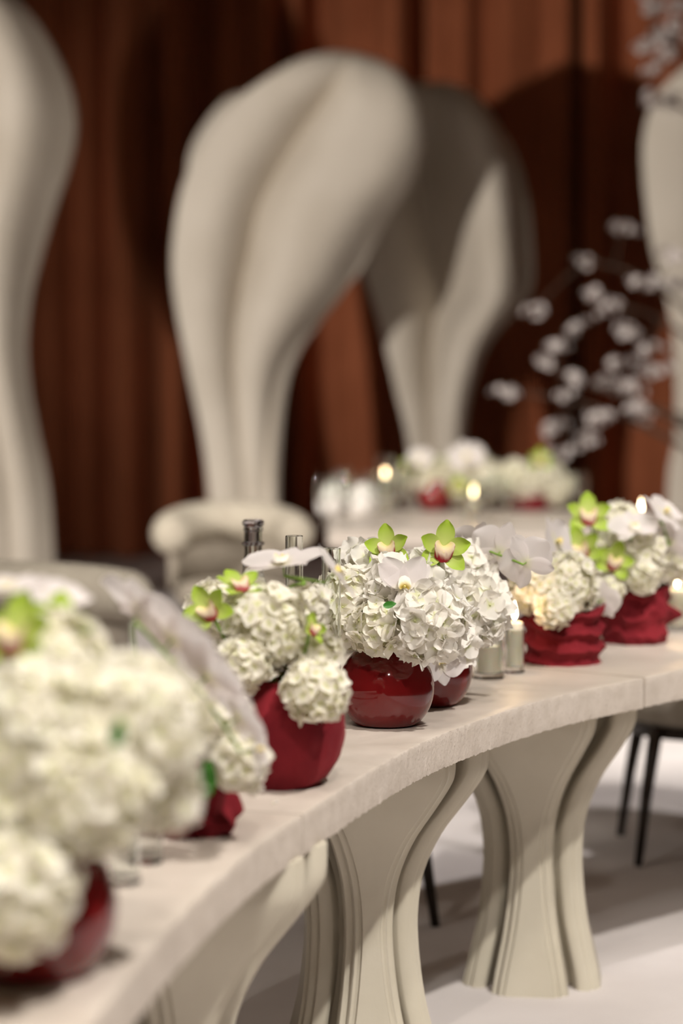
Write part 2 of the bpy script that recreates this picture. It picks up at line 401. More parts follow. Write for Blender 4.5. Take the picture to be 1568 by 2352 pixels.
def wrapped(label, pos, rb, rm, rt, h, kind, seed, rotz=0):
    r0 = random.Random(seed); nz = 46; prof = []
    for k in range(nz):
        t = k/(nz-1); rr = (1-t)**2*rb+2*t*(1-t)*(2*rm-.5*(rb+rt))+t*t*rt; prof.append((rr, h*t))
    inner = [(rt-.010, h-.004), (rt-.016, h*.7), (rt*.75, .03), (.002, .02)]
    def fn(r, z, th, k):
        if k >= nz or r < .003: return r, z
        t = z/h; q = Vector((math.cos(th)*2.2, math.sin(th)*2.2, t*2.4+seed))
        n1 = noise.noise(q); n2 = noise.noise(q*2.3+Vector((5, 1, 2)))
        d = 0; zz = z
        if kind == 'smooth':
            d = .005*n1+.003*n2
            zz = z+(.012*max(0, math.sin(th*1.0+1.9))**3*(1-t)**4)
        elif kind == 'swag':      # cloth wound round the pot in slanting swags
            ph = 9.5*t+.55*math.sin(th+seed)+.9*n1+.35*math.sin(2*th+1.3*seed)
            d = .017*(fold(ph, 1.1)-.35)+.007*n2+.006*n1
            zz = z+.010*math.sin(2*th+seed)*t*t+.006*n2*t
        elif kind == 'knot':
            ph = 7.0*t+1.2*math.sin(th+.5*seed)+1.4*n1+.5*math.sin(3*th)
            d = .012*(fold(ph, 1.0)-.4)+.010*n1+.005*n2
            dt = (th-rotz_k+PI) % (2*PI)-PI
            d += .030*math.exp(-(dt/.20)**2-((t-.50)/.13)**2)+.018*math.exp(-((dt-.5)/.2)**2-((t-.78)/.12)**2)
            zz = z+.012*math.sin(2*th+1)*t*t
        elif kind == 'ruffle':    # loosely gathered, the hem kicking out
            d = .010*math.sin(7*th+2*n1)*(1-.6*t)+.012*n1-.014*fold(5.5*t+1.6*math.sin(th*2+seed)+n1, 1.1)+.016*math.exp(-((t-.12)/.16)**2)
            zz = z+.012*max(0, math.sin(5*th+1))*(1-t)**3
        zz = max(zz, 0) if k else 0 if kind != 'smooth' else zz
        return max(.004, r+d), zz
    rotz_k = rotz
    o = obj('wrapped_pot', lathe('wrapped_pot', [(.002, .002)]+prof[:]+inner, 128, lambda r, z, th, k: (r, z) if k == 0 else fn(r, z, th, k-1)), M['wrap'], None, pos)
    return tag(o, label, 'vase')

def on_table(px, py): return at_z(px, py, TZ)
V1 = on_table(74, 2236); V2 = on_table(418, 1905); V3 = on_table(652, 1800); V4 = on_table(887, 1664); V5 = on_table(985, 1618); V6 = on_table(1292, 1522); V7 = on_table(1455, 1476)
bowl('ball_vase', 'glossy dark red ball vase beside the two empty glass votives', V1, .098, .158)
bowl('ball_vase', 'glossy dark red ball vase standing alone in front, beside the tall glass tubes', V4, .0925, .150)
bowl('ball_vase', 'glossy dark red ball vase standing next to the glass votives with lit candles', V5, .0885, .146)
wrapped('ruffled crimson cloth-wrapped pot between the empty votives and the big smooth pot', V2, .070, .078, .066, .115, 'ruffle', 3)
wrapped('big smooth crimson suede-wrapped pot beside the tall glass tubes', V3, .070, .100, .074, .178, 'smooth', 5)
wrapped('crimson cloth-wrapped pot with slanting swags beside the lit candles', V6, .086, .090, .089, .128, 'swag', 8)
wrapped('crimson cloth-wrapped pot with a knotted corner, standing past the joint of the tabletop', V7, .076, .084, .078, .140, 'knot', 12, 0.0)

# ------------------------------------------------------------------ petals and flowers
def petal_geo(L, W, cup, bend, ruff, rr, nu=5, nv=5, tip=.5, base=.25, twist=0):
    """one petal along +X, face +Z; returns verts, faces, attr"""
    v, f, a = [], [], []
    ph = rr.uniform(0, 6.28); ph2 = rr.uniform(0, 6.28)
    for i in range(nu):
        u = i/(nu-1)
        wd = W*(base*(1-u)**3+math.sin(PI*min(.985, max(.02, u**tip)))**.50) if u < 1 else W*.32
        for j in range(nv):
            s = -1+2*j/(nv-1)
            x = L*u*(1-.06*s*s*u); y = s*wd*.5
            z = bend*L*u*u+cup*wd*s*s*.5*(0.3+u)+ruff*L*u*math.sin(2.2*s+ph+2*u)+ruff*.5*L*u*math.sin(5*s+ph2)+twist*s*u*wd*.5
            v.append(Vector((x, y, z))); a.append(u)
    f = grid_faces(nv, nu)
    return v, f, a
def attr_mesh(name, v, f, a, m):
    me = mesh(name, v, f); at = me.attributes.new('pc', 'FLOAT', 'POINT'); at.data.foreach_set('value', a); me.materials.append(m); return me
def floret_mesh(k, fr, m, big):
    rr = random.Random(100+k); V, Fc, A = [], [], []
    for q in range(4):
        v, f, a = petal_geo(fr*rr.uniform(.92, 1.1), fr*(rr.uniform(1.15, 1.45) if big else rr.uniform(1.02, 1.25)), rr.uniform(-.1, .35), rr.uniform(-.1, .36), rr.uniform(.08, .18) if big else .07, rr, 6 if big else 5, 7 if big else 5, .85, .25)
        mt = Matrix.Rotation(q*PI/2+rr.uniform(-.18, .18), 3, 'Z') @ Matrix.Rotation(rr.uniform(-.35, .1), 3, 'Y')
        off = len(V); V += [mt @ p+Vector((0, 0, .0006*q)) for p in v]; Fc += [tuple(i+off for i in x) for x in f]; A += a
    # the tiny bud at the heart
    off = len(V); r = fr*.09
    for z, s in ((0, .7), (r*1.2, 1), (r*2.2, .1)):
        for i in range(5): V.append(Vector((s*r*math.cos(i*1.2566), s*r*math.sin(i*1.2566), z))); A.append(0)
    Fc += grid_faces(5, 3, True, off)
    return attr_mesh('floret', V, Fc, A, m)
FL = {'big': [floret_mesh(k, .0295, M['floret'], True) for k in range(9)],
      'small': [floret_mesh(20+k, .0165, M['floret_cream'], False) for k in range(6)],
      'mid': [floret_mesh(40+k, .021, M['floret_cream'], False) for k in range(6)]}
FR = {'big': .0285, 'small': .0165, 'mid': .021}
def head_points(n, r, rr, sq=.9):
    P = []; ga = PI*(3-math.sqrt(5))
    for i in range(n):
        z = 1-2*(i+.5)/n; q = math.sqrt(1-z*z); th = ga*i+rr.uniform(-.25, .25)
        d = Vector((q*math.cos(th), q*math.sin(th), z+rr.uniform(-.06, .06))).normalized()
        P.append(d)
    return P
def hydrangea(px, py, Y, rpx, kind, label, group, root, single=False, seed=None):
    c = at_y(px, py, Y); r = rpx*Y/F_PX; rr = random.Random(int(px*7+py*3)); fr = FR[kind]
    t = thing('hydrangea', label, 'flower', c, group)
    obj('core', lathe('core', [(.02*r, -.80*r), (.45*r, -.66*r), (.74*r, -.2*r), (.74*r, .2*r), (.45*r, .62*r), (.02*r, .78*r)], 14), M['core'], t)
    root = Vector(root); a = Vector((0, 0, 0)); b = root-c
    obj('stem', tube('stem', bez(a, Vector((b.x*.75, b.y*.75, b.z*.05)), b, 8), .004, 6), M['stem'], t)
    n = max(24, int(4*PI*r*r/((1.25 if kind == 'big' else 1.35)*fr*fr)))
    Vv, Ff, Aa = [], [], []
    for d in head_points(n, r, rr):
        nd = (d+Vector((rr.uniform(-1, 1), rr.uniform(-1, 1), rr.uniform(-1, 1)))*(.42 if kind == 'big' else .3)).normalized()
        pos = d*r*(1+(.16 if kind == 'big' else .26)*noise.noise(d*2.1+Vector((px*.37, py*.11, 0))))*rr.uniform(.80, .97)*(1 if kind != 'big' else rr.uniform(.9, 1.05))
        mt = frame(nd, rr.uniform(0, 6.28)); sc = rr.uniform(.85, 1.12)
        fm = rr.choice(FL[kind])
        if single:
            off = len(Vv); Vv += [pos+mt @ (p.co*sc) for p in fm.vertices]; Ff += [tuple(i+off for i in p.vertices) for p in fm.polygons]; Aa += [x.value for x in fm.attributes['pc'].data]
        else:
            o = bpy.data.objects.new('floret', fm); C.objects.link(o); o.parent = t
            m4 = mt.to_4x4(); m4.translation = pos; o.matrix_local = m4 @ Matrix.Scale(sc, 4)
    if single:
        o = obj('florets', attr_mesh('florets', Vv, Ff, Aa, FL[kind][0].materials[0]), None, t); o['kind'] = 'stuff'
    return t
def petal_obj(L, W, cup, bend, ruff, seed, m, tip=.75, base=.2, nu=8, nv=7, name='petal'):
    v, f, a = petal_geo(L, W, cup, bend, ruff, random.Random(seed), nu, nv, tip, base)
    return attr_mesh(name, v, f, a, m)
LM = [petal_obj(1, .62, .30, b, .02, 300+i, M['lime'], 1.2, .10, 9, 7) for i, b in enumerate((.02, .12, .20, -.08, .06))]
PM_wide = [petal_obj(1, 1.16, .10, b, .03, 320+i, M['moth'], 1.0, .10, 10, 9) for i, b in enumerate((.05, -.06))]
PM_sep = [petal_obj(1, .60, .12, b, .02, 330+i, M['moth'], 1.15, .10, 9, 7) for i, b in enumerate((.04, -.08, .1))]
def lip_mesh(name, m):
    # a scooped lip with side lobes and a frilled front
    nu, nv = 8, 9; v, a = [], []; rr = random.Random(5)
    for i in range(nu):
        u = i/(nu-1)
        for j in range(nv):
            s = -1+2*j/(nv-1)
            wd = .42+.20*math.sin(PI*u)+.26*u
            x = .74*u*(1-.24*s*s); y = s*wd*.6*(1-.12*u*u); z = .34*abs(s)**1.6*(1-.7*u)+.26*math.sin(PI*u*.9)-.34*u**3+.03*math.sin(9*s)*u
            v.append(Vector((x, y, z))); a.append(min(1, max(u**1.6*(.86+.3*rr.random()), abs(s)**3*(.5+.6*rr.random())*(.25+u))))
    return attr_mesh(name, v, grid_faces(nv, nu), a, m)
LIP = lip_mesh('lip', M['lip']); MLIP = lip_mesh('lip', M['mothlip'])
COL = lathe('column', [(.03, 0), (.07, .05), (.075, .2), (.05, .34), (.012, .38)], 10); COL.materials.append(M['column'])
def put(name, me, parent, m3, loc, sc):
    o = bpy.data.objects.new(name, me); C.objects.link(o); o.parent = parent
    m4 = m3.to_4x4(); m4.translation = loc; o.matrix_local = m4 @ (Matrix.Scale(sc, 4) if not isinstance(sc, tuple) else Matrix.Diagonal((*sc, 1)))
    return o
def cymbidium(px, py, Y, rpx, normal, roll, label, group, root):
    c = at_y(px, py, Y); r = rpx*Y/F_PX; fr = frame(normal, roll)
    t = thing('cymbidium_orchid', label, 'flower', c, group)
    for k, (ang, el) in enumerate(((90, .20), (18, .30), (162, .30), (-38, .22), (218, .22))):
        m3 = fr @ Matrix.Rotation(R(ang), 3, 'Z') @ Matrix.Rotation(-el, 3, 'Y')
        put('petal', LM[k], t, m3, Vector((0, 0, 0)), r*(1.0 if k else 1.06))
    put('lip', LIP, t, fr @ Matrix.Rotation(R(-90), 3, 'Z') @ Matrix.Rotation(-.55, 3, 'Y'), fr @ Vector((0, .14*r, .04*r)), r*.80)
    put('column', COL, t, fr @ Matrix.Rotation(R(25), 3, 'X'), fr @ Vector((0, .02*r, .0)), r)
    b = Vector(root)-c; obj('stem', tube('stem', bez(fr @ Vector((0, 0, -.02*r)), Vector((b.x*.3, b.y*.3, b.z*.5)), b, 7), .0028, 6), M['stem'], t)
    return t
def moth_bloom(parent, off, r, normal, roll, pa=(12, 168)):
    e = bpy.data.objects.new('bloom', None); C.objects.link(e); e.parent = parent; e.location = off; e.empty_display_size = .03
    fr = frame(normal, roll)
    for k, (ang, el) in enumerate(((90, .05), (-145+360-90+20, .08), (-55, .08))):
        put('sepal', PM_sep[k], e, fr @ Matrix.Rotation(R((90, 222, -42)[k]), 3, 'Z') @ Matrix.Rotation(-el, 3, 'Y'), fr @ Vector((0, 0, -.01*r)), r*.95)
    for k, ang in enumerate(pa):
        put('petal', PM_wide[k], e, fr @ Matrix.Rotation(R(ang), 3, 'Z') @ Matrix.Rotation(-.10, 3, 'Y'), fr @ Vector((0, 0, .02*r)), r if pa[0] == 12 else (r, .60*r, r))
    put('lip', MLIP, e, fr @ Matrix.Rotation(R(-90), 3, 'Z') @ Matrix.Rotation(-.6, 3, 'Y'), fr @ Vector((0, .0, .03*r)), r*.42)
    put('column', COL, e, fr, fr @ Vector((0, 0, 0)), r*.6)
    return e
def spray(label, blooms, Yref, root, via=None, group=None):
    """blooms: (px, py, Y, rpx, normal, roll); one stem from the vase past every bloom"""
    P = [at_y(b[0], b[1], b[2]) for b in blooms]
    t = thing('moth_orchid_spray', label, 'flower', P[0], group); o0 = P[0]
    pts = []
    for p, b in zip(P, blooms): pts.append(p-Vector(b[4]).normalized()*.022)
    rt = Vector(root); chain = [rt]
    if via: chain += [at_y(*q) for q in via]
    chain += pts
    cm = catmull(chain, 8) if len(chain) > 2 else bez(chain[0], (chain[0]+chain[1])/2+Vector((0, 0, .05)), chain[1], 10)
    obj('stem', tube('stem', [p-o0 for p in cm], .0026, 6), M['stem'], t)
    for p, b, q in zip(P, blooms, pts):
        obj('pedicel', tube('pedicel', [q-o0, (q+p)/2-o0, p-o0], .0016, 5), M['stem'], t)
        moth_bloom(t, p-o0, b[3]*b[2]/F_PX, b[4], b[5], b[6] if len(b) > 6 else (12, 168))
    return t

def inside(v, h=.09): return Vector(v)+Vector((0, 0, h))
lab1 = 'white hydrangea head heaped in the ball vase beside the two empty glass votives'
for px, py, Y, r in ((295, 1660, 2.70, 165), (95, 1700, 2.66, 185), (200, 1820, 2.60, 140), (28, 2045, 2.56, 142), (-90, 1860, 2.62, 170), (345, 1800, 2.76, 110), (120, 1560, 2.86, 150), (-60, 1600, 2.9, 150)):
    hydrangea(px, py, Y, r, 'mid', lab1, 'hydrangeas in the ball vase by the empty votives', inside(V1))
lab2 = 'cream hydrangea head spilling from the ruffled cloth-wrapped pot'
for px, py, Y, r in ((545, 1745, 3.47, 72), (485, 1640, 3.50, 92), (400, 1640, 3.62, 95), (440, 1545, 3.66, 70)):
    hydrangea(px, py, Y, r, 'small', lab2, 'hydrangeas in the ruffled pot', inside(V2, .07))
lab3 = 'cream hydrangea head crowded over the big smooth suede-wrapped pot'
for px, py, Y, r in ((605, 1440, 3.93, 102), (715, 1500, 3.94, 66), (690, 1405, 4.05, 62), (500, 1400, 4.08, 66), (560, 1520, 3.88, 60)):
    hydrangea(px, py, Y, r, 'small', lab3, 'hydrangeas in the big smooth pot', inside(V3, .11))
hydrangea(722, 1585, 3.855, 73, 'small', 'small cream hydrangea head hanging low over the front of the big smooth pot', 'hydrangeas in the big smooth pot', inside(V3, .16))
lab4 = 'white ruffled hydrangea head in the ball vase standing alone beside the tall glass tubes'
for px, py, Y, r, k in ((795, 1395, 4.63, 92, 'mid'), (980, 1430, 4.515, 92, 'big'), (905, 1372, 4.60, 84, 'big'), (850, 1320, 4.74, 72, 'big'), (868, 1438, 4.535, 62, 'mid'), (960, 1340, 4.72, 62, 'big')):
    hydrangea(px, py, Y, r, k, lab4, 'hydrangeas in the lone ball vase', inside(V4, .08))
lab5 = 'white hydrangea head in the ball vase next to the lit candles'
for px, py, Y, r in ((1085, 1400, 4.86, 82), (1060, 1318, 4.98, 72), (1035, 1465, 4.80, 56), (960, 1330, 5.05, 60)):
    hydrangea(px, py, Y, r, 'big', lab5, 'hydrangeas in the ball vase by the lit candles', inside(V5, .08))
lab6 = 'cream hydrangea head in the swagged cloth pot beside the lit candles'
for px, py, Y, r in ((1300, 1345, 5.55, 80), (1235, 1345, 5.55, 68), (1275, 1395, 5.46, 45), (1350, 1370, 5.65, 48)):
    hydrangea(px, py, Y, r, 'small', lab6, 'hydrangeas in the swagged pot', inside(V6, .07))
lab7 = 'cream hydrangea head in the knotted cloth pot past the tabletop joint'
for px, py, Y, r in ((1465, 1268, 5.95, 84), (1385, 1285, 5.98, 62), (1525, 1290, 6.0, 52), (1430, 1215, 6.1, 60), (1400, 1355, 5.86, 30), (1478, 1322, 5.88, 38)):
    hydrangea(px, py, Y, r, 'small', lab7, 'hydrangeas in the knotted pot', inside(V7, .08))

# green cymbidiums
g4 = 'lime cymbidium orchid with red-edged lip '
cymbidium(1017, 1263, 4.70, 67, (.10, -1, .22), R(-8), g4+'fully open above the lone ball vase', None, inside(V4, .1))
cymbidium(892, 1262, 4.67, 58, (-.25, -1, .35), R(10), g4+'half sunk in petals of the lone ball vase', None, inside(V4, .1))
cymbidium(548, 1352, 3.92, 62, (.15, -.5, 1.0), R(15), g4+'facing upward on the big smooth pot', None, inside(V3, .12))
cymbidium(482, 1402, 3.90, 64, (-.35, -1, .25), R(35), g4+'leaning out sideways on the big smooth pot', None, inside(V3, .12))
cymbidium(712, 1446, 3.88, 44, (.9, -.55, .5), R(-30), g4+'turned edgewise on the big smooth pot', None, inside(V3, .12))
cymbidium(40, 1470, 2.80, 110, (-.3, -.8, .5), R(0), g4+'upright over the vase by the empty votives', None, inside(V1, .1))
cymbidium(125, 1450, 2.88, 95, (.5, -.8, .5), R(-20), g4+'turned aside over the vase by the empty votives', None, inside(V1, .1))
cymbidium(1350, 1188, 5.95, 58, (0, -.9, .5), R(0), g4+'topmost over the knotted cloth pot', None, inside(V7, .1))
cymbidium(1335, 1262, 5.90, 55, (-.2, -.8, .2), R(20), g4+'drooping beside the swagged cloth pot', None, inside(V7, .1))
cymbidium(1408, 1290, 5.86, 50, (.1, -1, .2), R(-20), g4+'nestled low in the knotted cloth pot', None, inside(V7, .1))

# white moth orchids
spray('pale moth orchid spray arching over the big smooth pot', [(650, 1294, 4.02, 104, (-.10, -.20, 1.0), .2), (768, 1318, 3.90, 86, (.76, .02, .64), R(40))], 4.0, inside(V3, .12), [(655, 1375, 4.0), (700, 1340, 3.99)])
spray('single white moth orchid bloom tucked into the lone ball vase', [(928, 1350, 4.495, 84, (.05, -1, .30), R(180), (-123, -57))], 4.5, inside(V4, .1))
spray('pale moth orchid spray seen from behind over the ball vase by the lit candles', [(1090, 1248, 5.02, 66, (-.2, .8, .7), R(10)), (1148, 1268, 4.95, 78, (.25, .9, .15), R(20)), (1208, 1292, 4.86, 72, (.35, .9, .1), R(-30))], 4.9, inside(V5, .1), [(1100, 1350, 4.93)])
spray('hanging white moth orchid petals under the ball vase by the lit candles', [(1013, 1520, 4.76, 60, (.25, -1, -.1), R(190))], 4.8, inside(V5, .13))
spray('large pale moth orchid spray cascading over the ruffled cloth pot', [(325, 1405, 3.34, 125, (.50, .50, .70), R(25)), (395, 1470, 3.31, 130, (.50, .55, .64), R(10)), (475, 1555, 3.30, 128, (.60, .50, .58), R(-10)), (545, 1650, 3.33, 118, (.74, .40, .45), R(-5)), (588, 1722, 3.36, 80, (.95, -.10, .15), R(10))], 3.4, inside(V2, .1), [(330, 1560, 3.48)])
spray('white moth orchid spray arching over the ball vase by the empty votives', [(20, 1355, 2.95, 100, (-.1, -.2, 1), 0), (135, 1378, 2.92, 92, (.35, -.25, 1), R(20))], 2.9, inside(V1, .12), [(-60, 1500, 2.9)])
spray('white moth orchid spray over the knotted cloth pot', [(1455, 1212, 5.86, 62, (0, -.6, .9), R(10)), (1525, 1180, 5.90, 66, (.55, -.3, .8), R(20)), (1540, 1245, 5.9, 55, (.3, .8, .3), R(0))], 5.9, inside(V7, .1), [(1440, 1330, 5.95)])
spray('white moth orchid spray beside the swagged cloth pot', [(1275, 1245, 5.72, 66, (.80, -.5, .3), R(20)), (1380, 1380, 5.60, 50, (.4, .8, .1), R(10))], 5.7, inside(V6, .1), [(1320, 1330, 5.70)])

# leaves
def leaf(px, py, Y, L, normal, roll, label):
    v, f, a = petal_geo(L, L*.55, .5, .1, .05, random.Random(px), 7, 5, .85, .1)
    o = obj('leaf', attr_mesh('leaf', v, f, a, M['leaf'])); m4 = frame(normal, roll).to_4x4(); m4.translation = at_y(px, py, Y); o.matrix_world = m4
    return tag(o, label, 'leaf')
leaf(880, 1392, 4.43, .024, (.1, -1, .3), R(10), 'small dark green leaf poking out of the white hydrangeas of the lone ball vase')
leaf(466, 1835, 3.42, .055, (-.1, -1, .2), R(80), 'green leaf hanging over the ruffled cloth pot')
leaf(265, 1715, 2.54, .03, (0, -1, .2), R(80), 'blurred green leaf among the hydrangeas by the empty votives')
leaf(1398, 1395, 5.80, .04, (0, -1, .3), R(40), 'green leaf between the two cloth-wrapped pots')
fp = obj('fallen_petal', petal_obj(.012, .011, .3, .15, .05, 9, M['floret'])); fp.location = on_table(624, 1846)+Vector((0, 0, .0012)); tag(fp, 'tiny fallen white petal on the stone tabletop by the smooth pot', 'petal')

# ------------------------------------------------------------------ glass and candles
def tumbler(name, label, pos, r, h, m, group=None, base=.010, wall=.0025):
    P = [(.001, 0), (r-.002, 0), (r, .002), (r, h-.001), (r-wall/2, h), (r-wall, h-.001), (r-wall, base+.002), (r-wall-.002, base), (.001, base)]
    return tag(obj(name, lathe(name, P, 40), m, None, pos), label, 'glass', group)
def flame(parent, z, s=1.0):
    P = [(.001, 0), (.0048*s, .006*s), (.0062*s, .012*s), (.0050*s, .022*s), (.0024*s, .033*s), (.0003, .041*s)]
    l = bpy.data.lights.new('candle_light', 'POINT'); l.energy = .5; l.color = (1, .62, .30); l.shadow_soft_size = .008
    lo = bpy.data.objects.new('candle_light', l); C.objects.link(lo); lo.parent = parent; lo.location = (0, 0, z+.03*s)
    return obj('flame', lathe('flame', P, 14), M['flame'], parent, (0, 0, z))
def candle(pos, r, h, label, lit=True, group=None, fs=1.0):
    t = thing('candle', label, 'candle', pos, group)
    obj('wax', lathe('wax', [(.001, 0), (r, 0), (r, h-.002), (r-.0015, h), (r*.8, h-.001), (r*.5, h-.004), (.001, h-.005)], 28), M['wax'], t)
    obj('wick', tube('wick', [(0, 0, h-.006), (.0005, 0, h+.004), (.0015, 0, h+.009)], .0009, 6), M['wick'], t)
    if lit: flame(t, h+.005, fs)
    return t
G1 = on_table(1122, 1558); G2 = on_table(1181, 1545)
tumbler('glass_votive', 'thick clear glass votive right beside the glossy ball vase, holding a short candle', G1, .0345, .098, M['green_glass'], None, .013, .004)
tumbler('glass_votive', 'thick clear glass votive holding the tall burning candle beside the swagged pot', G2, .0225, .098, M['green_glass'], None, .014, .003)
candle(G1+Vector((0, 0, .0135)), .025, .060, 'short unlit ivory candle inside the votive by the glossy ball vase', False)
candle(G2+Vector((0, 0, .0145)), .0185, .100, 'tall ivory pillar candle burning above its glass beside the swagged pot', True, None, 1.05)
for px, py, lb in ((1554, 1448, 'clear glass votive with a burning candle beside the knotted cloth pot'),):
    g = on_table(px, py); tumbler('glass_votive', lb, g, .035, .11, M['green_glass'], None, .012, .003)
    candle(g+Vector((0, 0, .0125)), .024, .095, 'ivory candle burning inside the glass beside the knotted cloth pot')
for px, py, nm in ((288, 2030, 'front'), (340, 1982, 'back')):
    g = on_table(px, py)
    tumbler('glass_votive', 'small empty clear glass votive beside the ball vase with the largest hydrangeas', g, .0205, .075, M['green_glass'], 'empty votives', .012, .003)
for px, py in ((761, 1714), (676, 1655)):
    tumbler('glass_tube', 'tall slender open glass tube behind the big smooth pot', on_table(px, py), .0172, .362, M['glass'], 'tall slender glass tubes', .012, .0016)
def bottle(label, pos, h):
    t = thing('glass_bottle', label, 'bottle', pos)
    r = .038
    P = [(.001, 0), (r-.003, 0), (r, .004), (r, h*.50), (r*.92, h*.57), (r*.62, h*.66), (.021, h*.74), (.0185, h*.80), (.0195, h*.85), (.023, h*.853), (.023, h*.865), (.0195, h*.868), (.0195, h*.93), (.0215, h*.935), (.0215, h*.955), (.018, h*.957)]
    P += [(.0145, h*.955), (.0145, h*.80), (.019, h*.73), (r*.80, h*.56), (r-.004, h*.49), (r-.004, .012), (.001, .010)]
    obj('bottle_body', lathe('bottle_body', P, 36), M['glass'], t)
    obj('stopper', lathe('stopper', [(.001, h*.86), (.0125, h*.865), (.0142, h*.955), (.0205, h*.96), (.0235, h*.972), (.0235, h*.99), (.018, h), (.001, h)], 24), M['lav_glass'], t)
    obj('neck_ring', lathe('neck_ring', [(.0196, h*.845), (.0245, h*.85), (.0245, h*.862), (.0196, h*.868)], 24), M['lav_glass'], t)
    return t
bottle('clear glass bottle with a lavender stopper behind the arching pale orchid', on_table(582, 1578), .362)
bottle('clear glass bottle with a lavender stopper behind the lime orchids of the knotted pot', on_table(1412, 1400)+Vector((0, 0, 0)), .30)
gq = on_table(1470, 1384); tumbler('glass_votive', 'clear glass hurricane with a burning candle behind the knotted cloth pot', gq, .04, .24, M['glass'], None, .012, .002)
candle(gq+Vector((0, 0, .0125)), .02, .245, 'tall ivory candle burning in the hurricane behind the knotted cloth pot')

# ------------------------------------------------------------------ chairs
def chair(pos, rotz, label, group=None):
    """low barrel chair: padded round seat, fat horseshoe bolster back, dark tapered legs; opens towards local -Y"""
    t = thing('barrel_chair', label, 'chair', pos, group, rotz)
    obj('seat', lathe('seat', [(.001, .395), (.225, .395), (.245, .405), (.252, .43), (.25, .46), (.235, .483), (.20, .492), (.001, .497)], 40), M['fabric'], t)
    obj('seat_rail', lathe('seat_rail', [(.19, .36), (.23, .36), (.235, .396), (.19, .396)], 32), M['darkwood'], t)
    arc = []
    for k in range(29):
        a = R(-20+220*k/28); arc.append((.27*math.cos(a), .25*math.sin(a), .70+.045*max(0, math.sin(a))))
    rad = [.05]+[.078, .084]+[.086]*23+[.084, .078]+[.05]
    obj('bolster', tube('bolster', arc, rad, 20), M['cream_fabric'], t)
    v = []; n = 25
    for z in (.47, .62, .68):
        for k in range(n):
            a = R(-5+190*k/(n-1)); v.append((.262*math.cos(a), .245*math.sin(a), z+.03*max(0, math.sin(a))*(z > .5)))
    o = obj('back_panel', mesh('back_panel', v, grid_faces(n, 3)), M['fabric'], t); md = o.modifiers.new('t', 'SOLIDIFY'); md.thickness = .04; md.offset = 0
    for sx in (-1, 1):
        for sy in (-1, 1):
            obj('leg', tube('leg', [(sx*.17, sy*.17, .385), (sx*.20, sy*.20, .20), (sx*.225, sy*.225, 0)], [.022, .017, .012], 10), M['darkwood'], t)
    return t
c1 = at_z(1465, 1990, 0); chair((c1.x+.225, c1.y+.225, 0), R(0), 'beige barrel chair with dark tapered legs past the far pedestal of the curved table')
c2 = at_z(1000, 2128, 0); chair((c2.x-.267, c2.y+.173, 0), R(12), 'beige barrel chair tucked behind the curved table, its dark legs showing between the pedestals')
c3 = at_y(105, 1320, 7.75); chair((c3.x, 7.75, 0), R(165), 'beige barrel chair turned away behind the largest hydrangeas')
c4 = at_y(535, 1230, 10.5); chair((c4.x, 10.5, 0), R(8), 'beige barrel chair with rounded arm ends beside the guest table')

# ------------------------------------------------------------------ guest table behind
GT = thing('guest_table', 'wide pale stone guest table laid with glasses, candles and flowers', 'table', (0, 0, 0))
def guest_top():
    A = [(-.06, 9.9), (3.6, 9.5), (3.6, 11.2), (-.06, 11.6)]; bm = bmesh.new()
    vs = [bm.verts.new((x, y, TZ-.07)) for x, y in A]; f = bm.faces.new(vs); r = bmesh.ops.extrude_face_region(bm, geom=[f])
    for g in r['geom']:
        if isinstance(g, bmesh.types.BMVert): g.co.z = TZ
    bmesh.ops.recalc_face_normals(bm, faces=bm.faces)
    bmesh.ops.bevel(bm, geom=bm.edges[:], offset=.012, segments=3, affect='EDGES')
    me = bpy.data.meshes.new('tabletop'); bm.to_mesh(me); bm.free(); return me
obj('tabletop', guest_top(), M['stone'], GT)
for x, y in ((.35, 10.7), (1.55, 10.55), (2.9, 10.4)): pedestal(GT, x, y, .3)
def gt(px, py): return at_z(px, py, TZ)
B1 = gt(1000, 1172); B2 = gt(1215, 1172)
bowl('ball_vase', 'glossy dark red ball vase on the guest table beside the round candle glow', B1, .10, .14)
wrapped('crimson cloth-wrapped pot on the guest table', B2, .09, .10, .09, .10, 'swag', 21)
labb = 'pale hydrangea head in the ball vase on the guest table'
for px, py, r in ((965, 1100, 52), (1020, 1088, 46), (1080, 1072, 48), (1040, 1120, 44), (1120, 1095, 40)):
    hydrangea(px, py, B1.y-.05+(px % 7)*.012, r, 'mid', labb, 'hydrangeas in the guest table ball vase', inside(B1, .09), True)
labc = 'pale hydrangea head in the cloth-wrapped pot on the guest table'
for px, py, r in ((1180, 1100, 46), (1245, 1095, 50), (1275, 1120, 40), (1215, 1125, 38)):
    hydrangea(px, py, B2.y-.03+(px % 5)*.012, r, 'mid', labc, 'hydrangeas in the guest table cloth pot', inside(B2, .07), True)
cymbidium(1240, 1058, B2.y-.1, 30, (0, -1, .5), 0, g4+'over the cloth pot on the guest table', None, inside(B2, .07))
cymbidium(1050, 1118, B1.y-.16, 26, (.2, -1, .3), 0, g4+'deep among the guest table ball vase flowers', None, inside(B1, .07))
cymbidium(942, 1068, B1.y-.05, 24, (-.3, -1, .5), 0, g4+'at the side of the guest table ball vase', None, inside(B1, .07))
spray('white moth orchids over the guest table ball vase', [(1070, 1050, B1.y-.15, 46, (0, -1, .6), .2), (965, 1055, B1.y-.1, 36, (-.3, -.8, .6), -.3)], 11, inside(B1, .08))
